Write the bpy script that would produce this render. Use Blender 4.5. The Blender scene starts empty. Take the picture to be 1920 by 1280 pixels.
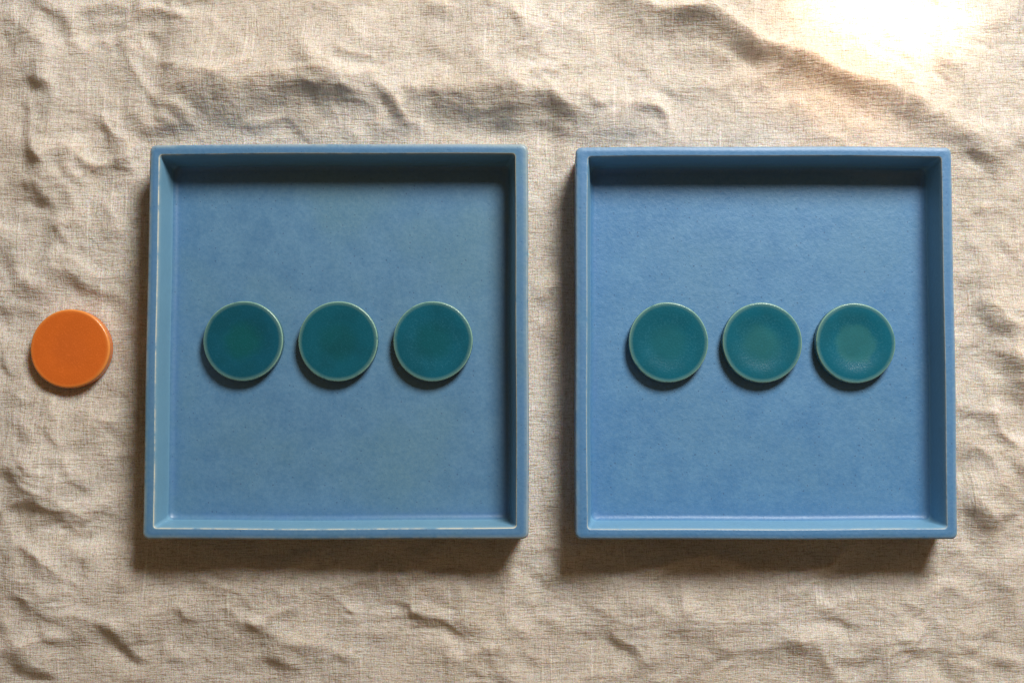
import bpy, math, random
import numpy as np
from mathutils import Vector

S = 0.00025                      # metres per unit of the measured plan (0.25 mm)
sc = bpy.context.scene
COL = sc.collection

# ------------------------------------------------------------------ camera
TILT = math.radians(2.9)
F = 2310.0                       # focal length in plan units
RIM = 90.0                       # tray height in plan units
fwd = np.array([0, math.sin(TILT), -math.cos(TILT)])
upv = np.array([0, math.cos(TILT), math.sin(TILT)])
rgt = np.array([1.0, 0, 0])
CAM = np.array([0, 0, RIM]) - fwd * F
cam = bpy.data.cameras.new("camera")
cam_o = bpy.data.objects.new("camera", cam)
COL.objects.link(cam_o)
cam_o.location = CAM * S
cam_o.rotation_euler = (TILT, 0, 0)
cam.sensor_width = 36
cam.lens = 36 * F / 1920
cam.clip_start = 0.01
cam.clip_end = 50
sc.camera = cam_o

# ------------------------------------------------------------------ world and lamps (indoors, one window)
w = bpy.data.worlds.new("World")
sc.world = w
w.use_nodes = True
bg = w.node_tree.nodes["Background"]
bg.inputs[0].default_value = (1.0, 0.68, 0.39, 1)
bg.inputs[1].default_value = 0.145

LDIR = Vector((0.47, 1.02, 1.0)).normalized()   # towards the window
la = bpy.data.lights.new("window_light", 'AREA')
la.shape = 'DISK'
la.size = 0.45
la.energy = 23.5
la.color = (1.0, 0.97, 0.935)
lo = bpy.data.objects.new("window_light", la)
COL.objects.link(lo)
lo.location = LDIR * 1.22 + Vector((0.05, 0, 0))
lo.rotation_euler = (-(LDIR)).to_track_quat('-Z', 'Y').to_euler()

sp = bpy.data.lights.new("sunbeam", 'SPOT')
sp.energy = 230
sp.color = (1.0, 0.85, 0.68)
sp.spot_size = math.radians(6.6)
sp.spot_blend = 0.9
sp.shadow_soft_size = 0.02
so = bpy.data.objects.new("sunbeam", sp)
COL.objects.link(so)
SUN_AT = Vector((0.180, 0.178, 0))
SDIR = Vector((0.22, 0.38, 1.0)).normalized()
so.location = SUN_AT + SDIR * 1.2
so.rotation_euler = (-SDIR).to_track_quat('-Z', 'Y').to_euler()
so.scale = (0.92, 0.50, 1.0)

gl = bpy.data.lights.new("added_fold_glow", 'SPOT')      # added spot, in place of light glowing through the fold
gl.energy = 66
gl.color = (1.0, 0.50, 0.15)
gl.spot_size = math.radians(5.2)
gl.spot_blend = 1.0
gl.shadow_soft_size = 0.03
go = bpy.data.objects.new("added_fold_glow", gl)
COL.objects.link(go)
GDIR = Vector((0.10, 0.20, 1.0)).normalized()
go.location = Vector((0.162, 0.131, 0.0)) + GDIR * 1.2
go.rotation_euler = (-GDIR).to_track_quat('-Z', 'Y').to_euler()
go.scale = (1.0, 0.42, 1.0)

sc.cycles.filter_width = 1.3
sc.view_settings.view_transform = 'Standard'
sc.view_settings.look = 'None'
sc.view_settings.exposure = 0
sc.view_settings.gamma = 1
sc.cycles.max_bounces = 6
sc.cycles.diffuse_bounces = 4


def at(px, py, z=0.0):
    """plan position (plan units) of a point measured in the photograph, at height z"""
    u, v = px - 960.0, 640.0 - py
    d = fwd * F + rgt * u + upv * v
    t = (z - CAM[2]) / d[2]
    p = CAM + d * t
    return np.array([p[0], p[1]])


# ------------------------------------------------------------------ node helpers
def mat(name):
    m = bpy.data.materials.new(name)
    m.use_nodes = True
    nt = m.node_tree
    return m, nt, nt.nodes["Principled BSDF"]


class NB:
    def __init__(self, nt):
        self.nt = nt

    def n(self, typ, **kw):
        nd = self.nt.nodes.new(typ)
        for k, v in kw.items():
            if k.startswith('i_'):
                key = k[2:]
                key = int(key) if key.isdigit() else key.replace('_', ' ')
                self.put(nd.inputs[key], v)
            else:
                setattr(nd, k, v)
        return nd

    def put(self, sock, v):
        if isinstance(v, bpy.types.NodeSocket):
            self.nt.links.new(v, sock)
        elif isinstance(v, (tuple, list)) and sock.type == 'RGBA' and len(v) == 3:
            sock.default_value = (*v, 1)
        else:
            sock.default_value = v

    def math(self, op, a, b=0.0, c=0.0, clamp=False):
        nd = self.nt.nodes.new('ShaderNodeMath')
        nd.operation = op
        nd.use_clamp = clamp
        for s, v in zip(nd.inputs, (a, b, c)):
            self.put(s, v)
        return nd.outputs[0]

    def mix(self, f, a, b, blend='MIX'):
        nd = self.nt.nodes.new('ShaderNodeMix')
        nd.data_type = 'RGBA'
        nd.blend_type = blend
        self.put(nd.inputs[0], f)
        self.put(nd.inputs[6], a)
        self.put(nd.inputs[7], b)
        return nd.outputs[2]

    def ramp(self, v, lo_, hi_, a=0.0, b=1.0):
        nd = self.nt.nodes.new('ShaderNodeMapRange')
        nd.interpolation_type = 'SMOOTHSTEP'
        self.put(nd.inputs[0], v)
        for i, x in enumerate((lo_, hi_, a, b)):
            nd.inputs[i + 1].default_value = x
        return nd.outputs[0]

    def noise(self, vec, scale, detail=2.0, rough=0.5, dist=0.0):
        nd = self.nt.nodes.new('ShaderNodeTexNoise')
        self.put(nd.inputs['Vector'], vec)
        nd.inputs['Scale'].default_value = scale
        nd.inputs['Detail'].default_value = detail
        nd.inputs['Roughness'].default_value = rough
        nd.inputs['Distortion'].default_value = dist
        return nd.outputs[0]

    def vscale(self, vec, s, off=(0, 0, 0)):
        nd = self.nt.nodes.new('ShaderNodeVectorMath')
        nd.operation = 'MULTIPLY_ADD'
        self.put(nd.inputs[0], vec)
        nd.inputs[1].default_value = s
        nd.inputs[2].default_value = off
        return nd.outputs[0]

    def bump(self, h, strength, dist, normal=None):
        nd = self.nt.nodes.new('ShaderNodeBump')
        nd.inputs['Strength'].default_value = strength
        nd.inputs['Distance'].default_value = dist
        self.put(nd.inputs['Height'], h)
        if normal is not None:
            self.put(nd.inputs['Normal'], normal)
        return nd.outputs[0]


def linen_material():
    m, nt, b = mat("linen")
    k = NB(nt)
    co = k.n('ShaderNodeTexCoord').outputs['Object']
    warp = k.n('ShaderNodeTexNoise', i_Vector=co, i_Scale=14.0, i_Detail=3.0).outputs['Color']
    wv = k.n('ShaderNodeVectorMath', operation='MULTIPLY_ADD', i_0=warp, i_1=(0.006, 0.006, 0.0), i_2=co).outputs[0]
    # weft and warp threads: stretched noise, so that no thread repeats
    hth = k.noise(k.vscale(wv, (190, 1350, 1)), 1.0, 2.0, 0.6)
    vth = k.noise(k.vscale(wv, (1350, 170, 1), (7, 3, 5)), 1.0, 2.0, 0.6)
    hsl = k.noise(k.vscale(wv, (28, 520, 1), (3, 9, 1)), 1.0, 3.0, 0.6)
    vsl = k.noise(k.vscale(wv, (520, 22, 1), (1, 4, 8)), 1.0, 3.0, 0.6)
    grain = k.noise(wv, 1500.0, 2.0, 0.7)
    # shade of the gaps between threads put into the colour, pale slubs along them
    gap = k.ramp(hth, 0.30, 0.52)
    gapv = k.ramp(vth, 0.28, 0.50)
    slub = k.ramp(vsl, 0.58, 0.74)
    slubh = k.ramp(hsl, 0.60, 0.76)
    f1 = k.math('MULTIPLY_ADD', gap, 0.19, 0.82)
    f2 = k.math('MULTIPLY_ADD', gapv, 0.15, 0.86)
    f3 = k.math('MULTIPLY_ADD', slub, 0.20, 0.95)
    f4 = k.math('MULTIPLY_ADD', slubh, 0.13, 0.96)
    f5 = k.math('MULTIPLY_ADD', grain, 0.7, 0.65)
    f = k.math('MULTIPLY', k.math('MULTIPLY', f1, f2), k.math('MULTIPLY', f3, k.math('MULTIPLY', f4, f5)))
    tone = k.noise(co, 9.0, 3.0, 0.5)
    base = k.mix(k.ramp(tone, 0.35, 0.65), (0.635, 0.575, 0.50), (0.685, 0.64, 0.58))
    mottle = k.noise(k.vscale(wv, (55, 105, 1), (2, 2, 2)), 1.0, 5.0, 0.65)  # random brown mottling mixed into the base
    base = k.mix(k.ramp(mottle, 0.50, 0.72, 0.0, 0.40), base, (0.50, 0.43, 0.345))
    # the painted gap shade is tinted browner too
    dark = k.mix(k.ramp(f, 0.55, 1.0), (0.88, 0.79, 0.66), (1, 1, 1))
    c = k.mix(1.0, base, dark, 'MULTIPLY')
    hsvv = k.n('ShaderNodeVectorMath', operation='SCALE')
    k.put(hsvv.inputs[0], c)
    k.put(hsvv.inputs['Scale'], f)
    k.put(b.inputs['Base Color'], hsvv.outputs[0])
    b.inputs['Roughness'].default_value = 0.95
    b.inputs['Specular IOR Level'].default_value = 0.12
    b.inputs['Subsurface Weight'].default_value = 0.75
    b.inputs['Subsurface Radius'].default_value = (1.0, 0.52, 0.24)
    b.inputs['Subsurface Scale'].default_value = 0.0048
    rum = k.noise(k.vscale(wv, (240, 420, 1)), 1.0, 3.0, 0.6)
    h = k.math('ADD', k.math('ADD', hth, vth), k.math('MULTIPLY', k.math('ADD', hsl, vsl), 1.2))
    h = k.math('ADD', h, k.math('MULTIPLY', rum, 1.5))
    k.put(b.inputs['Normal'], k.bump(h, 0.7, 0.0006))
    return m


def glaze_material(name, deep, pale, grey, off, cream=(0.62, 0.60, 0.46), rough=0.42, wear=1.0, grit=0.22):
    m, nt, b = mat(name)
    k = NB(nt)
    co = k.vscale(k.n('ShaderNodeTexCoord').outputs['Object'], (1, 1, 1), off)
    big = k.noise(co, 16.0, 4.0, 0.55)
    mid = k.noise(co, 85.0, 5.0, 0.62)
    fine = k.noise(co, 620.0, 3.0, 0.65)
    c = k.mix(k.ramp(mid, 0.25, 0.75), deep, pale)
    c = k.mix(k.math('MULTIPLY', k.ramp(big, 0.40, 0.68), 0.75), c, grey)
    c = k.mix(k.ramp(fine, 0.2, 0.8), k.mix(0.32, c, deep), k.mix(0.12, c, (0.30, 0.45, 0.58)))
    # iron specks and little pits
    vo = k.n('ShaderNodeTexVoronoi', i_Vector=co, i_Scale=520.0)
    pick = k.n('ShaderNodeSeparateColor', i_0=vo.outputs['Color']).outputs[0]
    size = k.math('MULTIPLY_ADD', pick, 0.55, -0.33)
    speck = k.math('LESS_THAN', vo.outputs['Distance'], size)
    c = k.mix(k.math('MULTIPLY', speck, 0.5), c, (0.035, 0.075, 0.16))
    thin = k.n('ShaderNodeAttribute', attribute_name='glaze_thin').outputs['Fac']
    c = k.mix(k.math('MULTIPLY', thin, 0.65), c, k.mix(0.5, pale, (0.26, 0.50, 0.60)))
    pool = k.n('ShaderNodeAttribute', attribute_name='glaze_pool').outputs['Fac']
    pn = k.math('MULTIPLY', pool, k.ramp(mid, 0.25, 0.7))
    c = k.mix(k.math('MULTIPLY', pn, 0.6), c, (0.045, 0.140, 0.33))
    at_ = k.n('ShaderNodeAttribute', attribute_name='edge_break').outputs['Fac']
    brk = k.noise(co, 140.0, 4.0, 0.7)
    brk = k.math('MULTIPLY_ADD', k.math('SUBTRACT', k.noise(co, 22.0, 2.0), 0.5), 0.7, brk)
    eb = k.math('MULTIPLY', at_, k.ramp(brk, 0.18, 0.58, 0.0, wear), clamp=True)
    c = k.mix(eb, c, cream)
    k.put(b.inputs['Base Color'], c)
    k.put(b.inputs['Roughness'], k.math('MULTIPLY_ADD', mid, 0.22, rough - 0.11))
    b.inputs['Specular IOR Level'].default_value = 0.5
    hh = k.math('ADD', k.noise(co, 420.0, 4.0, 0.65), k.math('MULTIPLY', speck, -0.5))
    n1 = k.bump(k.noise(co, 45.0, 2.0), 0.25, 0.0012)
    k.put(b.inputs['Normal'], k.bump(hh, grit, 0.0005, n1))
    return m


def disc_material(name, centre, ring, edge, R, off, c_in=0.25, c_out=0.62, veil=0.0, blotch=0.35):
    """glaze that breaks pale on the arris, pools blue in a ring; a paler centre colour stands for window sheen"""
    m, nt, b = mat(name)
    k = NB(nt)
    co0 = k.n('ShaderNodeTexCoord').outputs['Object']
    co = k.vscale(co0, (1, 1, 1), off)
    flat = k.vscale(co0, (1, 1, 0))
    wob = k.noise(co, 140.0, 4.0, 0.6)
    r = k.n('ShaderNodeVectorMath', operation='LENGTH', i_0=flat).outputs['Value']
    r = k.math('DIVIDE', r, R)
    rw = k.math('ADD', r, k.math('MULTIPLY_ADD', wob, 0.30, -0.15))
    cloud = k.noise(co, 75.0, 3.0, 0.55)
    c = k.mix(k.ramp(rw, c_in, c_out), centre, ring)
    c = k.mix(k.math('MULTIPLY', k.ramp(cloud, 0.36, 0.66), blotch), c, [x * 0.62 for x in centre])
    fine = k.noise(co, 1100.0, 3.0, 0.7)
    if veil:
        vz = k.math('MULTIPLY', k.ramp(rw, 0.34, 0.52), k.ramp(rw, 0.80, 0.60))
        c = k.mix(k.math('MULTIPLY', k.math('MULTIPLY', vz, k.ramp(fine, 0.42, 0.62)), veil), c, (0.07, 0.24, 0.30))
    c = k.mix(k.math('MULTIPLY', k.ramp(fine, 0.5, 0.75), 0.24), c, [min(1, x * 1.6 + 0.02) for x in ring])
    rw2 = k.math('ADD', r, k.math('MULTIPLY_ADD', wob, 0.06, -0.03))
    mid_edge = [0.5 * (a + d) for a, d in zip(edge, ring)]
    c = k.mix(k.ramp(rw2, 0.87, 1.0, 0, 0.42), c, mid_edge)
    at_ = k.n('ShaderNodeAttribute', attribute_name='edge_break').outputs['Fac']
    c = k.mix(k.math('MULTIPLY', at_, k.ramp(k.noise(co, 300.0, 3.0), 0.15, 0.5), clamp=True), c, edge)
    k.put(b.inputs['Base Color'], c)
    b.inputs['Roughness'].default_value = 0.26
    b.inputs['Specular IOR Level'].default_value = 0.42
    n1 = k.bump(k.noise(co, 110.0, 2.0), 0.2, 0.0006)
    k.put(b.inputs['Normal'], k.bump(fine, 0.33, 0.0003, n1))
    return m


# ------------------------------------------------------------------ mesh helpers
def vertex_normals(V, Fq):
    N = np.zeros_like(V)
    for f in Fq:
        p = V[list(f)]
        n = np.zeros(3)
        for i in range(len(p)):
            a, c = p[i], p[(i + 1) % len(p)]
            n += np.cross(a, c)
        for i in f:
            N[i] += n
    L = np.linalg.norm(N, axis=1)
    L[L == 0] = 1
    return N / L[:, None]


def part_mesh(name, V, N, faces, attrs, material):
    """one part cut out of a larger skin, keeping the normals of the whole skin"""
    used = sorted({i for f in faces for i in f})
    idx = {v: i for i, v in enumerate(used)}
    me = bpy.data.meshes.new(name)
    me.from_pydata([tuple(V[i]) for i in used], [], [[idx[i] for i in f] for f in faces])
    me.polygons.foreach_set('use_smooth', [True] * len(faces))
    for an, arr in attrs.items():
        a = me.attributes.new(an, 'FLOAT', 'POINT')
        a.data.foreach_set('value', [float(arr[i]) for i in used])
    me.update()
    me.normals_split_custom_set_from_vertices([tuple(N[i]) for i in used])
    me.materials.append(material)
    return me


def link(name, me, parent=None):
    o = bpy.data.objects.new(name, me)
    COL.objects.link(o)
    if parent is not None:
        o.parent = parent
    return o


def thing(name, loc, label, category, group=None):
    o = bpy.data.objects.new(name, None)
    o.empty_display_size = 0.01
    COL.objects.link(o)
    o.location = loc
    o['label'] = label
    o['category'] = category
    if group:
        o['group'] = group
    return o


# ------------------------------------------------------------------ the cloth
def perlin(x, y, seed):
    rs = np.random.RandomState(seed)
    n = 256
    ang = rs.rand(n * n) * 2 * np.pi
    gx, gy = np.cos(ang).reshape(n, n), np.sin(ang).reshape(n, n)
    x0, y0 = np.floor(x).astype(int), np.floor(y).astype(int)
    fx, fy = x - x0, y - y0
    u = fx ** 3 * (fx * (fx * 6 - 15) + 10)
    v = fy ** 3 * (fy * (fy * 6 - 15) + 10)

    def g(i, j):
        a, b_ = (x0 + i) % n, (y0 + j) % n
        return gx[a, b_] * (fx - i) + gy[a, b_] * (fy - j)
    return ((g(0, 0) * (1 - u) + g(1, 0) * u) * (1 - v) + (g(0, 1) * (1 - u) + g(1, 1) * u) * v)


# creases seen in the cloth: (width, depth, points measured in the photograph)
CREASES = [
    # the long soft folds running across the cloth
    (30, .55, (290, 228), (380, 205), (450, 196), (560, 200), (640, 212), (720, 222), (800, 220), (900, 226), (1000, 222), (1100, 240), (1240, 222)),
    (22, .45, (0, 60), (60, 110), (90, 200), (60, 300), (90, 420), (60, 520)), (22, .4, (560, 30), (640, 70), (700, 110)),
    (24, .4, (0, 1120), (90, 1150), (200, 1180), (330, 1175), (480, 1205), (600, 1250)),
    (24, .4, (1100, 1170), (1230, 1180), (1400, 1200), (1560, 1235), (1700, 1240)),
    (22, .4, (1815, 480), (1850, 600), (1900, 700)), (22, .4, (1810, 900), (1850, 1000), (1870, 1120), (1920, 1200)),
    # upper left
    (10, 1.0, (45, 0), (75, 12), (105, 28)), (12, 1.0, (105, 28), (120, 60), (138, 88)),
    (9, .6, (255, 0), (258, 35)), (8, .5, (256, 34), (320, 28)), (8, .8, (60, 148), (100, 165)),
    (7, .5, (125, 150), (140, 160)), (8, .6, (185, 85), (205, 92)), (8, .7, (300, 125), (335, 132)),
    (7, .5, (315, 50), (325, 65)), (8, .5, (370, 35), (400, 50)),
    (32, .9, (350, 206), (420, 188), (520, 182), (640, 192)), (24, .95, (565, 115), (600, 150), (650, 190)),
    (14, .7, (245, 244), (330, 250), (370, 256)), (13, 1.0, (190, 230), (215, 270), (235, 310)),
    (11, .9, (120, 270), (125, 310), (145, 345)), (9, .8, (45, 185), (50, 260), (75, 310)),
    (8, .6, (60, 292), (82, 312)), (11, .6, (45, 345), (75, 360), (85, 390)), (9, .5, (222, 352), (262, 346)),
    (20, .35, (0, 132), (60, 150)), (9, .6, (330, 205), (350, 228)), (8, .6, (300, 215), (318, 236)),
    (14, .5, (20, 330), (35, 400)), (10, .5, (100, 420), (130, 470)), (12, .5, (190, 400), (215, 450)),
    # upper middle
    (16, .9, (690, 152), (720, 190), (758, 232)), (10, .8, (755, 160), (772, 194)), (9, .7, (800, 165), (816, 192)),
    (28, .85, (830, 204), (900, 216), (940, 250)), (17, 1.0, (945, 182), (985, 196), (1040, 205), (1082, 232)),
    (8, .6, (640, 110), (702, 118)), (10, .7, (785, 8), (840, 32)), (7, .5, (915, 5), (932, 22)),
    (9, .8, (955, 28), (975, 55), (992, 76)), (20, .8, (1120, 2), (1180, 25), (1262, 54)),
    (9, .7, (1100, 195), (1132, 212)), (9, .5, (1190, 190), (1242, 212)), (9, .5, (640, 16), (700, 10)),
    (12, .4, (560, 235), (640, 225)), (10, .5, (1010, 235), (1060, 250)), (9, .4, (880, 100), (905, 130)),
    # upper right: the long fold under the patch of sun
    (13, .8, (1280, 42), (1332, 24)),
    (24, 1.15, (1270, 62), (1370, 78), (1440, 108), (1520, 150), (1620, 188), (1740, 232)),
    (20, .9, (1780, 242), (1850, 290), (1885, 312)), (12, .6, (1790, 284), (1842, 298)),
    (8, .5, (1420, 165), (1442, 182)), (8, .5, (1340, 112), (1362, 118)), (10, .6, (1840, 312), (1872, 334)),
    (10, .4, (1830, 400), (1860, 430)), (8, .5, (1870, 455), (1900, 480)), (9, .4, (1815, 450), (1835, 480)),
    # left
    (18, .8, (0, 520), (14, 552), (72, 566)), (16, .8, (95, 526), (130, 536), (152, 560)),
    (10, .5, (180, 542), (212, 562)), (11, .6, (0, 566), (22, 592)), (9, .5, (22, 750), (52, 762)),
    (9, .6, (0, 660), (15, 700)), (9, .5, (30, 800), (60, 825)), (10, .5, (180, 790), (215, 800)),
    (10, .5, (90, 780), (110, 810)),
    # lower left
    (13, .8, (0, 892), (40, 880), (70, 896)), (18, .9, (20, 920), (50, 935), (112, 966)), (9, .5, (130, 880), (152, 912)),
    (9, .9, (60, 1040), (77, 1076)), (9, .7, (120, 985), (136, 1008)), (8, .6, (145, 1040), (162, 1062)),
    (9, .7, (0, 1182), (26, 1178)), (14, 1.0, (0, 1215), (40, 1240), (84, 1268)), (9, .7, (85, 1186), (122, 1206)),
    (8, .5, (145, 1190), (160, 1202)), (10, .8, (200, 1172), (215, 1208), (270, 1242)), (9, .7, (215, 1095), (242, 1102)),
    (8, .7, (330, 1145), (356, 1166)), (8, .5, (250, 1175), (265, 1196)), (9, .5, (420, 1120), (456, 1126)),
    (9, .7, (465, 1174), (492, 1186)), (11, .9, (500, 1230), (546, 1262)), (8, .5, (540, 1210), (562, 1216)),
    (8, .6, (770, 1150), (802, 1156)), (9, .5, (850, 1092), (856, 1126)), (9, .6, (630, 1230), (662, 1242)),
    (8, .5, (900, 1212), (952, 1232)), (9, .5, (690, 1190), (715, 1205)), (9, .5, (310, 1240), (345, 1250)),
    # lower right
    (8, .5, (1000, 1070), (1016, 1102)), (8, .5, (985, 1130), (1006, 1146)), (9, .7, (1010, 1164), (1042, 1182)),
    (11, .8, (1150, 1200), (1180, 1220), (1202, 1252)), (9, .6, (960, 1190), (992, 1192)), (8, .5, (1100, 1180), (1112, 1192)),
    (9, .6, (1480, 1200), (1512, 1226)), (9, .7, (1570, 1230), (1602, 1252)), (9, .5, (1690, 1140), (1752, 1152)),
    (9, .7, (1800, 1210), (1832, 1232)), (9, .5, (1700, 1212), (1732, 1232)), (12, .9, (1800, 930), (1830, 960), (1852, 986)),
    (12, .8, (1890, 860), (1920, 902)), (8, .5, (1818, 1040), (1834, 1048)), (10, .7, (1860, 1240), (1912, 1252)),
    (8, .5, (1270, 1150), (1300, 1160)), (8, .5, (1340, 1215), (1372, 1236)), (9, .5, (1860, 1090), (1895, 1110)),
    # right
    (9, .6, (1797, 512), (1817, 532)), (14, 1.0, (1836, 578), (1860, 595), (1892, 630)), (14, .9, (1860, 676), (1890, 690), (1920, 712)),
    (15, 1.0, (1875, 726), (1920, 742)), (8, .5, (1830, 714), (1852, 732)), (8, .4, (1850, 782), (1872, 790)),
    # between the trays
    (7, .5, (998, 484), (1014, 492)), (8, .7, (1000, 540), (1012, 570)), (8, .6, (1000, 600), (1018, 642)),
    (7, .5, (1000, 330), (1014, 336)), (8, .5, (998, 760), (1012, 775)), (7, .4, (1004, 880), (1020, 890)),
]

# outlines of the two trays at rim height (corners measured on the photograph)
LEFT_OUT = [at(*p, RIM) for p in ((280.5, 271.5), (989.5, 270), (991, 1010), (266.5, 1010.5))]
LEFT_IN = [at(*p, RIM) for p in ((298.5, 290), (966, 288), (968, 989), (287.5, 990))]
RIGHT_OUT = [at(*p, RIM) for p in ((1079.5, 276), (1784.5, 276), (1796.5, 1010.5), (1079, 1010.5))]
RIGHT_IN = [at(*p, RIM) for p in ((1102, 293.5), (1765.5, 294), (1776, 990.5), (1101.5, 991.5))]


def centroid(q):
    return np.mean(np.array(q), axis=0)


DISC_H, DISC_R = 21.0, 76.6
FLOOR_Z = 22.0
ORANGE = at(130.5, 653.5, 25.0)


def smooth(a, b_, x):
    t = np.clip((x - a) / (b_ - a), 0, 1)
    return t * t * (3 - 2 * t)


def rect_dist(X, Y, q):
    q = np.array(q)
    x0, x1 = q[:, 0].min(), q[:, 0].max()
    y0, y1 = q[:, 1].min(), q[:, 1].max()
    dx = np.maximum(np.maximum(x0 - X, X - x1), 0)
    dy = np.maximum(np.maximum(y0 - Y, Y - y1), 0)
    return np.hypot(dx, dy)


def build_cloth():
    step = 2.6

    def axis(half_fine, half):
        a = list(np.arange(-half_fine, half_fine + step, step))
        s, x = step, a[-1]
        ext = []
        while x < half:
            s *= 1.12
            x += s
            ext.append(x)
        return np.array([-e for e in reversed(ext)] + a + ext)
    xs, ys = axis(1120, 3600), axis(800, 3000)
    X, Y = np.meshgrid(xs, ys, indexing='ij')
    H = np.zeros_like(X)
    # random crumple of washed linen: ridged, warped noise in three sizes
    wx = 40 * perlin(X / 170, Y / 170, 1) + 18 * perlin(X / 60, Y / 60, 2)
    wy = 40 * perlin(X / 170 + 9, Y / 170, 3) + 18 * perlin(X / 60 + 5, Y / 60, 4)
    A, B = X + wx * 1.6, Y + wy * 1.6
    patch = smooth(-0.25, 0.35, perlin(X / 260 + 3, Y / 260 + 8, 20))
    H += 13 * perlin(A / 330, B / 260, 5)
    H += 16.0 * (1 - np.sqrt(perlin(A / 150, B / 105, 6) ** 2 + .006) * 2.0) * (0.5 + 0.5 * patch)
    H += 3.0 * (1 - np.sqrt(perlin(A / 62 + 2, B / 46, 7) ** 2 + .008) * 2.0) * (0.35 + 0.9 * patch)
    H += 2.8 * perlin(A / 44, B / 34 + 7, 8)
    H += 0.6 * perlin(A / 17 + 3, B / 14, 9) * (0.3 + patch)
    # the creases
    L = np.array([0.5, 0.866])
    for wd, dep, *pts in CREASES:
        wd *= 1.5
        dep *= 1.05
        P = [at(*p) for p in pts]
        m = wd * 12
        bx0, bx1 = min(p[0] for p in P) - m, max(p[0] for p in P) + m
        by0, by1 = min(p[1] for p in P) - m, max(p[1] for p in P) + m
        i0, i1 = np.searchsorted(xs, (bx0, bx1))
        j0, j1 = np.searchsorted(ys, (by0, by1))
        if i1 <= i0 or j1 <= j0:
            continue
        x, y = X[i0:i1, j0:j1], Y[i0:i1, j0:j1]
        jit = wd * 0.9
        x = x + jit * perlin(x / (wd * 3.2), y / (wd * 3.2), 31) * 1.2
        y = y + jit * perlin(x / (wd * 3.2) + 7, y / (wd * 3.2), 32) * 1.2
        best = np.full(x.shape, 1e9)
        sd = np.zeros_like(x)
        along = np.zeros_like(x)
        nseg = len(P) - 1
        tot = sum(np.linalg.norm(P[i + 1] - P[i]) for i in range(nseg))
        run = 0.0
        for i in range(nseg):
            a, b_ = P[i], P[i + 1]
            ln = np.linalg.norm(b_ - a)
            d = (b_ - a) / ln
            n = np.array([-d[1], d[0]])
            if n @ L < 0:
                n = -n
            t = (x - a[0]) * d[0] + (y - a[1]) * d[1]
            lo_t = -1e9 if i == 0 else 0
            hi_t = 1e9 if i == nseg - 1 else ln
            tc = np.clip(t, lo_t, hi_t)
            px_, py_ = a[0] + d[0] * tc, a[1] + d[1] * tc
            tcc = np.clip(t, 0, ln)
            dist = np.hypot(x - a[0] - d[0] * tcc, y - a[1] - d[1] * tcc)
            s = (x - px_) * n[0] + (y - py_) * n[1]
            u = dist < best
            best = np.where(u, dist, best)
            sd = np.where(u, s, sd)
            along = np.where(u, run + tc, along)
            run += ln
        q = sd / wd
        g = smooth(-1, 1, q) * np.where(q > 1, np.exp(-np.maximum(q - 1, 0) / 2.6), 1)
        e = wd * 1.6
        end = smooth(-e, e * 0.8, along) * smooth(-e, e * 0.8, tot - along)
        H[i0:i1, j0:j1] += dep * 0.74 * wd * g * end
    # the cloth lies flat under and close to what stands on it
    flat = np.ones_like(X)
    for q in (LEFT_OUT, RIGHT_OUT):
        flat *= 0.10 + 0.90 * smooth(0, 60, rect_dist(X, Y, q))
    dd = np.hypot(X - ORANGE[0], Y - ORANGE[1]) - DISC_R
    flat *= 0.12 + 0.88 * smooth(0, 45, dd)
    H = H - np.median(H)
    H *= flat
    H = np.maximum(H, -14 + 0.3 * H)
    for q in (LEFT_OUT, RIGHT_OUT):
        ins = 1 - smooth(0, 14, rect_dist(X, Y, q))
        H = H * (1 - ins) + np.minimum(H, -0.3) * ins
    ins = 1 - smooth(-2, 10, dd)
    H = H * (1 - ins) + np.minimum(H, -0.3) * ins
    ni, nj = X.shape
    V = np.stack([X, Y, H], -1).reshape(-1, 3) * S
    ii, jj = np.meshgrid(np.arange(ni - 1), np.arange(nj - 1), indexing='ij')
    a = (ii * nj + jj).ravel()
    Fq = np.stack([a, a + nj, a + nj + 1, a + 1], -1)
    me = bpy.data.meshes.new('linen_tablecloth')
    me.vertices.add(len(V))
    me.vertices.foreach_set('co', V.ravel())
    me.loops.add(Fq.size)
    me.loops.foreach_set('vertex_index', Fq.ravel().astype(np.int32))
    me.polygons.add(len(Fq))
    me.polygons.foreach_set('loop_start', np.arange(0, Fq.size, 4, dtype=np.int32))
    me.polygons.foreach_set('use_smooth', np.ones(len(Fq), dtype=bool))
    me.update(calc_edges=True)
    me.validate()
    me.materials.append(linen_material())
    o = link('linen_tablecloth', me)
    o['label'] = "crumpled natural beige linen cloth spread under the trays and discs"
    o['category'] = "tablecloth"
    return o


build_cloth()

# ------------------------------------------------------------------ the trays
NSIDE, NCOR = 26, 10


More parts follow.
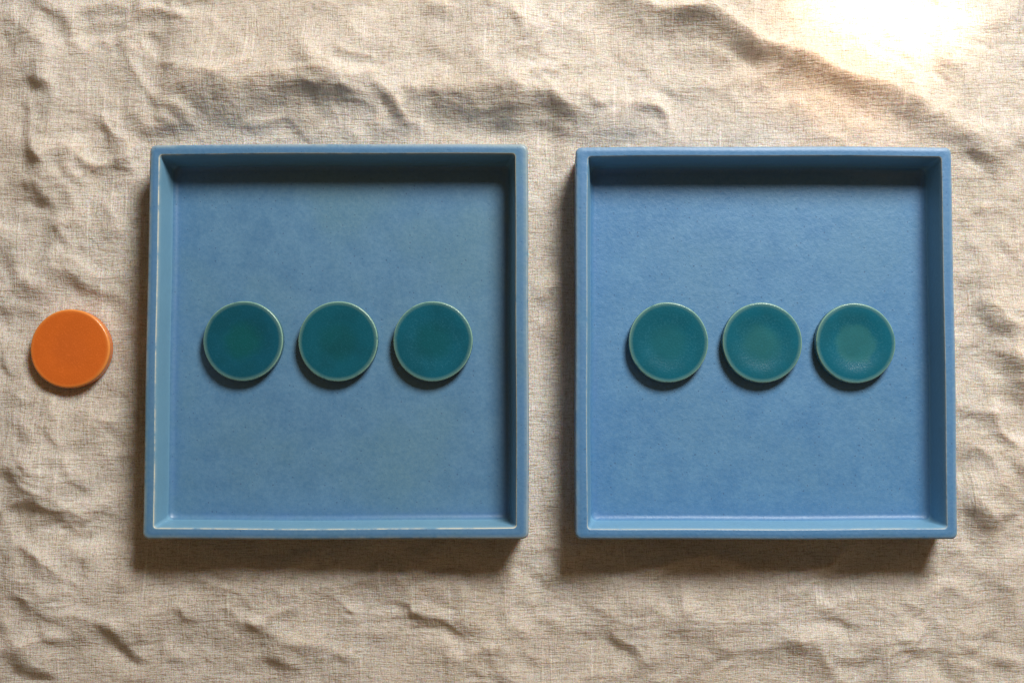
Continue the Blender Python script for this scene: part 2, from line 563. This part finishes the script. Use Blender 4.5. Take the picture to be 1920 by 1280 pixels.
def ring(quad, inset, r, bulge, z, seed):
    """closed loop round a slightly irregular, hand-cut square: NSIDE+NCOR points per side"""
    q = np.array(quad, dtype=float)
    c = q.mean(axis=0)
    pts = []
    # inset each side line
    lines = []
    for i in range(4):
        a, b_ = q[i], q[(i + 1) % 4]
        d = (b_ - a) / np.linalg.norm(b_ - a)
        n = np.array([-d[1], d[0]])
        if n @ (c - a) < 0:
            n = -n
        lines.append((a + n * inset, d, n))
    cor = []
    for i in range(4):
        p, d, _ = lines[i - 1]
        p2, d2, _ = lines[i]
        A = np.array([d, -d2]).T
        t = np.linalg.solve(A, p2 - p)
        cor.append(p + d * t[0])
    for i in range(4):
        a, b_ = cor[i], cor[(i + 1) % 4]
        d = lines[i][1]
        n = lines[i][2]
        ln = np.linalg.norm(b_ - a)
        for k in range(NSIDE):
            t = k / (NSIDE - 1)
            s = r + (ln - 2 * r) * t
            u = 2 * s / ln - 1
            off = -bulge[i] * (1 - u * u) + 0.5 * math.sin(5.1 * u + seed + 1.7 * i) * (1 - u ** 4)
            pts.append((a + d * s + n * off).tolist() + [z])
        # corner i+1
        dn = lines[(i + 1) % 4][1]
        nn = lines[(i + 1) % 4][2]
        ctr = b_ - d * r + n * r if False else b_ + (-d + dn) * r
        for k in range(1, NCOR + 1):
            th = (math.pi / 2) * k / (NCOR + 1)
            p = ctr - dn * r * math.cos(th) + d * r * math.sin(th) - 0 * n
            # start: on side i (ctr - dn*r), end: on side i+1 (ctr + d*r)
            pts.append(p.tolist() + [z])
    return pts


def build_tray(label, out_q, in_q, bul_out, bul_in, m, seed):
    base = (centroid(out_q))
    oq = [p - base for p in out_q]
    iq = [p - base for p in in_q]
    prof = []   # (quad, inset, radius, bulge, z, edge_break, pool, part)

    def mixq(t):
        return [a * (1 - t) + b_ * t for a, b_ in zip(oq, iq)]
    bo, bi = bul_out, bul_in
    mixb = lambda t: [a * (1 - t) + b_ * t for a, b_ in zip(bo, bi)]
    # underside, foot and outer wall
    prof += [(oq, 60, 8, bo, 0.0, 0, 0), (oq, 9, 10, bo, 0.0, 0, 0), (oq, 5.5, 10.5, bo, 1.2, 0, 0),
             (oq, 3.4, 11, bo, 4.0, .3, 0), (oq, 2.4, 11.5, bo, 9, 0, 0), (oq, 1.4, 11.5, bo, 40, 0, 0), (oq, .5, 11.5, bo, 72, 0, 0)]
    n_outer = len(prof)
    # rounded outer arris
    ro = 6.0
    for k in range(0, 8):
        th = math.pi / 2 * k / 7
        prof.append((oq, ro * (1 - math.cos(th)), 11.5 - ro * (1 - math.cos(th)) * .6, bo, RIM - ro + ro * math.sin(th) - 0.2, .30 if 2 <= k <= 5 else 0.08, 0))
    # rim top, slightly crowned
    prof.append((mixq(.45), 0, 8.5, mixb(.45), RIM + .5, 0, .8))
    prof.append((mixq(.62), 0, 8, mixb(.62), RIM + .4, 0, .8))
    prof.append((mixq(.86), 0, 7, mixb(.86), RIM + 0.1, 0, .6))
    ri = 2.0
    for k in range(0, 6):
        th = math.pi / 2 * k / 5
        e = (0, .1, .6, 1, 1, .5)[k]
        prof.append((iq, -ri + ri * math.sin(th) + .3 * k / 5, 6.5, bi, RIM - ri + ri * math.cos(th), e, 0))
    prof.append((iq, 1.6, 6.5, bi, RIM - 5.5, .10, 0))
    prof.append((iq, 3.2, 6.5, bi, RIM - 13, 0, 0))
    n_rim = len(prof)
    # inner wall with draft, then the cove into the floor
    prof += [(iq, 5.4, 7, bi, RIM - 28, 0, 0), (iq, 7.4, 8, bi, RIM - 44, 0, 0), (iq, 8.5, 9, bi, RIM - 54, 0, 0)]
    rc = 13.0
    for k in range(0, 9):
        th = math.pi / 2 * k / 8
        prof.append((iq, 9.0 + rc * (1 - math.cos(th)), 10 + 1.2 * k / 2, bi, FLOOR_Z + rc * (1 - math.sin(th)), 0, (.0, 0.1, .2, .4, .6, .8, 1, 1, .9)[k]))
    prof.append((iq, 27, 15, bi, FLOOR_Z, 0, .45))
    n_wall = len(prof)
    for k, ins in enumerate((42, 70, 120, 190, 270, 320)):
        prof.append((iq, ins, 12, [x * (1 - k / 6) for x in bi], FLOOR_Z, 0, .12 if k == 0 else 0))
    V, EB, PO, TH = [], [], [], []
    for (q, ins, r, b_, z, e, po) in prof:
        rr = ring(q, ins, r, b_, z, seed)
        V += rr
        EB += [e] * len(rr)
        PO += [po] * len(rr)
        TH += [1.0 if (q is iq and FLOOR_Z + 6 < z < RIM - 1) else 0.0] * len(rr)
    V = np.array(V)
    R = NSIDE * 4 + NCOR * 4
    per = NSIDE + NCOR
    wob = 0.35 * np.sin(V[:, 0] / 140 + seed) + 0.3 * np.sin(V[:, 1] / 110 + 2 * seed)
    V[:, 2] += wob * (V[:, 2] > 50)          # hand-made: the rim is not dead level
    faces = {'underside': [], 'rim': [], 'floor': [], 'w': [[], [], [], []]}
    allf = []
    for i in range(len(prof) - 1):
        for j in range(R):
            j2 = (j + 1) % R
            f = (i * R + j, i * R + j2, (i + 1) * R + j2, (i + 1) * R + j)
            allf.append(f)
            side = min((((j + NCOR // 2 + 1) % R) // per), 3)
            if i < n_outer or n_rim - 1 <= i < n_wall - 1:
                faces['w'][side].append(f)
            elif i < n_rim - 1:
                faces['rim'].append(f)
            else:
                faces['floor'].append(f)
    last = tuple((len(prof) - 1) * R + j for j in range(R))
    allf.append(last)
    faces['floor'].append(last)
    under = tuple(j for j in reversed(range(R)))
    allf.append(under)
    faces['floor'].append(under)
    N = vertex_normals(V, allf)
    mid = V[(n_rim + 2) * R + NSIDE // 2]
    # orientation check: the floor must face up
    if N[-1][2] < 0:
        N = -N
        flip = lambda fs: [tuple(reversed(f)) for f in fs]
        faces = {'rim': flip(faces['rim']), 'floor': flip(faces['floor']), 'w': [flip(f) for f in faces['w']]}
    t = thing('square_tray', (base[0] * S, base[1] * S, 0), label, 'tray', 'square blue ceramic trays')
    Vm = V * S
    at_ = {'edge_break': EB, 'glaze_pool': PO, 'glaze_thin': TH}
    link('floor', part_mesh('floor', Vm, N, faces['floor'], at_, m), t)
    link('rim', part_mesh('rim', Vm, N, faces['rim'], at_, m), t)
    for sd in range(4):
        link('side_wall', part_mesh('side_wall', Vm, N, faces['w'][sd], at_, m), t)
    return t


glaze_l = glaze_material('blue_glaze_greyed', (0.056, 0.162, 0.300), (0.086, 0.212, 0.350), (0.088, 0.202, 0.275), (0.3, 0.1, 0))
glaze_r = glaze_material('blue_glaze_clear', (0.049, 0.170, 0.352), (0.081, 0.226, 0.404), (0.078, 0.209, 0.356), (1.3, 2.1, 0), rough=0.46, wear=0.6, grit=0.40)
build_tray("square greyish blue ceramic tray beside the orange disc, holding three dark teal discs",
           LEFT_OUT, LEFT_IN, [1.5, 1.0, 1.0, 0.5], [1.5, 0.5, 2.0, 0.5], glaze_l, 0.4)
build_tray("square brighter blue ceramic tray nearest the sunlit corner, holding three paler teal discs",
           RIGHT_OUT, RIGHT_IN, [2.0, 1.5, 1.0, 0.5], [2.0, 1.0, 1.0, 1.5], glaze_r, 2.1)


# ------------------------------------------------------------------ the discs
def disc_meshes(name, dish, m, seed, Hh=DISC_H, rr=3.2, face_name='top_face', side_name='side_band'):
    R, n = DISC_R, 112
    prof = [(R - 14, 0, 0), (R - 3, 0, 0), (R - .9, 1.0, 0), (R - .2, 3, 0), (R, 6, 0), (R, 11, 0), (R - .05, Hh - 6.5, 0.1)]
    n_side = len(prof)
    for k in range(0, 7):
        th = math.pi / 2 * k / 6
        prof.append((R - rr + rr * math.cos(th), Hh - rr + rr * math.sin(th), (.1, .4, .8, .8, .5, .25, .1)[k]))
    for r, e in ((R - 5, .08), (R - 8.5, .0), (R - 12, 0), (R - 17, 0), (R - 24, 0), (R - 31, 0), (R - 38, 0), (R - 46, 0), (R - 54, 0), (R - 62, 0), (R - 69, 0)):
        t = min(1, max(0, (R - 14 - r) / (R - 42)))
        s = t * t * (3 - 2 * t)
        prof.append((r, Hh + .0 - dish * s, e))
    V, EB = [], []
    for (r, z, e) in prof:
        for j in range(n):
            a = 2 * math.pi * j / n
            wob = 1 + 0.006 * math.sin(2 * a + seed) + 0.004 * math.sin(3 * a + 2.3 * seed) + 0.0015 * math.sin(7 * a + seed)
            V.append((r * wob * math.cos(a), r * wob * math.sin(a), z))
            EB.append(e)
    V = np.array(V)
    side, face, allf = [], [], []
    for i in range(len(prof) - 1):
        for j in range(n):
            j2 = (j + 1) % n
            f = (i * n + j, i * n + j2, (i + 1) * n + j2, (i + 1) * n + j)
            allf.append(f)
            (side if i < n_side else face).append(f)
    top = tuple((len(prof) - 1) * n + j for j in range(n))
    bot = tuple(reversed(range(n)))
    face.append(top)
    side.append(bot)
    allf += [top, bot]
    N = vertex_normals(V, allf)
    a = {'edge_break': EB}
    return (part_mesh(face_name, V * S, N, face, a, m), part_mesh(side_name, V * S, N, side, a, m))


TEAL = 'glazed teal discs lying in the blue trays'
EDGE = (0.26, 0.43, 0.32)
discs = [
    (455.5, 639, 1.4, "dark teal disc with a deep green centre, nearest the orange disc",
     disc_material('teal_glaze_green', (0.002, 0.078, 0.09), (0.002, 0.072, 0.116), EDGE, DISC_R * S, (.1, .2, 0)), .5),
    (633.5, 639.5, 1.2, "evenly dark teal disc in the middle of the left tray",
     disc_material('teal_glaze_even', (0.002, 0.074, 0.094), (0.002, 0.08, 0.118), EDGE, DISC_R * S, (.5, .1, 0)), 1.9),
    (811.5, 639.5, 1.6, "dark teal disc with a bluish lower half, right end of the left tray's row",
     disc_material('teal_glaze_blue', (0.002, 0.078, 0.102), (0.002, 0.086, 0.132), EDGE, DISC_R * S, (.9, .7, 0), veil=.05), 3.1),
    (1253.5, 641.5, 3.0, "teal disc with a faint dull centre, left end of the right tray's row",
     disc_material('teal_glaze_dull', (0.007, 0.104, 0.134), (0.002, 0.096, 0.144), EDGE, DISC_R * S, (1.9, .4, 0), veil=.08, blotch=.3), 4.4),  # right tray: paler centres hold the window's sheen in their colour
    (1429.5, 642, 3.9, "teal disc with a wide pale centre, middle of the right tray",
     disc_material('teal_glaze_sheen', (0.015, 0.126, 0.148), (0.002, 0.098, 0.148), EDGE, DISC_R * S, (2.2, .9, 0), veil=.1, blotch=.3), 5.2),
    (1604.5, 643, 4.5, "teal disc with a small pale round centre inside a bluer ring, nearest the sunlit side",
     disc_material('teal_glaze_ringed', (0.018, 0.13, 0.152), (0.002, 0.098, 0.15), EDGE, DISC_R * S, (3.1, 1.9, 0), .40, .58, veil=.12, blotch=.3), 6.0),
]
for (px, py, dish, label, m, seed) in discs:
    p = at(px, py, FLOOR_Z + DISC_H)
    t = thing('ceramic_disc', (p[0] * S, p[1] * S, FLOOR_Z * S), label, 'disc', TEAL)
    fm, sm = disc_meshes('disc', dish, m, seed)
    link('top_face', fm, t)
    link('side_band', sm, t)
    t.rotation_euler = (0, 0, seed * 0.7)

om = disc_material('orange_glaze', (0.56, 0.122, 0.018), (0.59, 0.128, 0.017), (0.76, 0.30, 0.07), DISC_R * S, (5.1, .3, 0), blotch=0.15)
t = thing('ceramic_disc', (ORANGE[0] * S, ORANGE[1] * S, 0), "bright orange disc lying alone on the bare linen beside the tray", 'disc')
fm, sm = disc_meshes('disc', 0.7, om, 0.9, 25.0, 4.6)
link('top_face', fm, t)
link('side_band', sm, t)
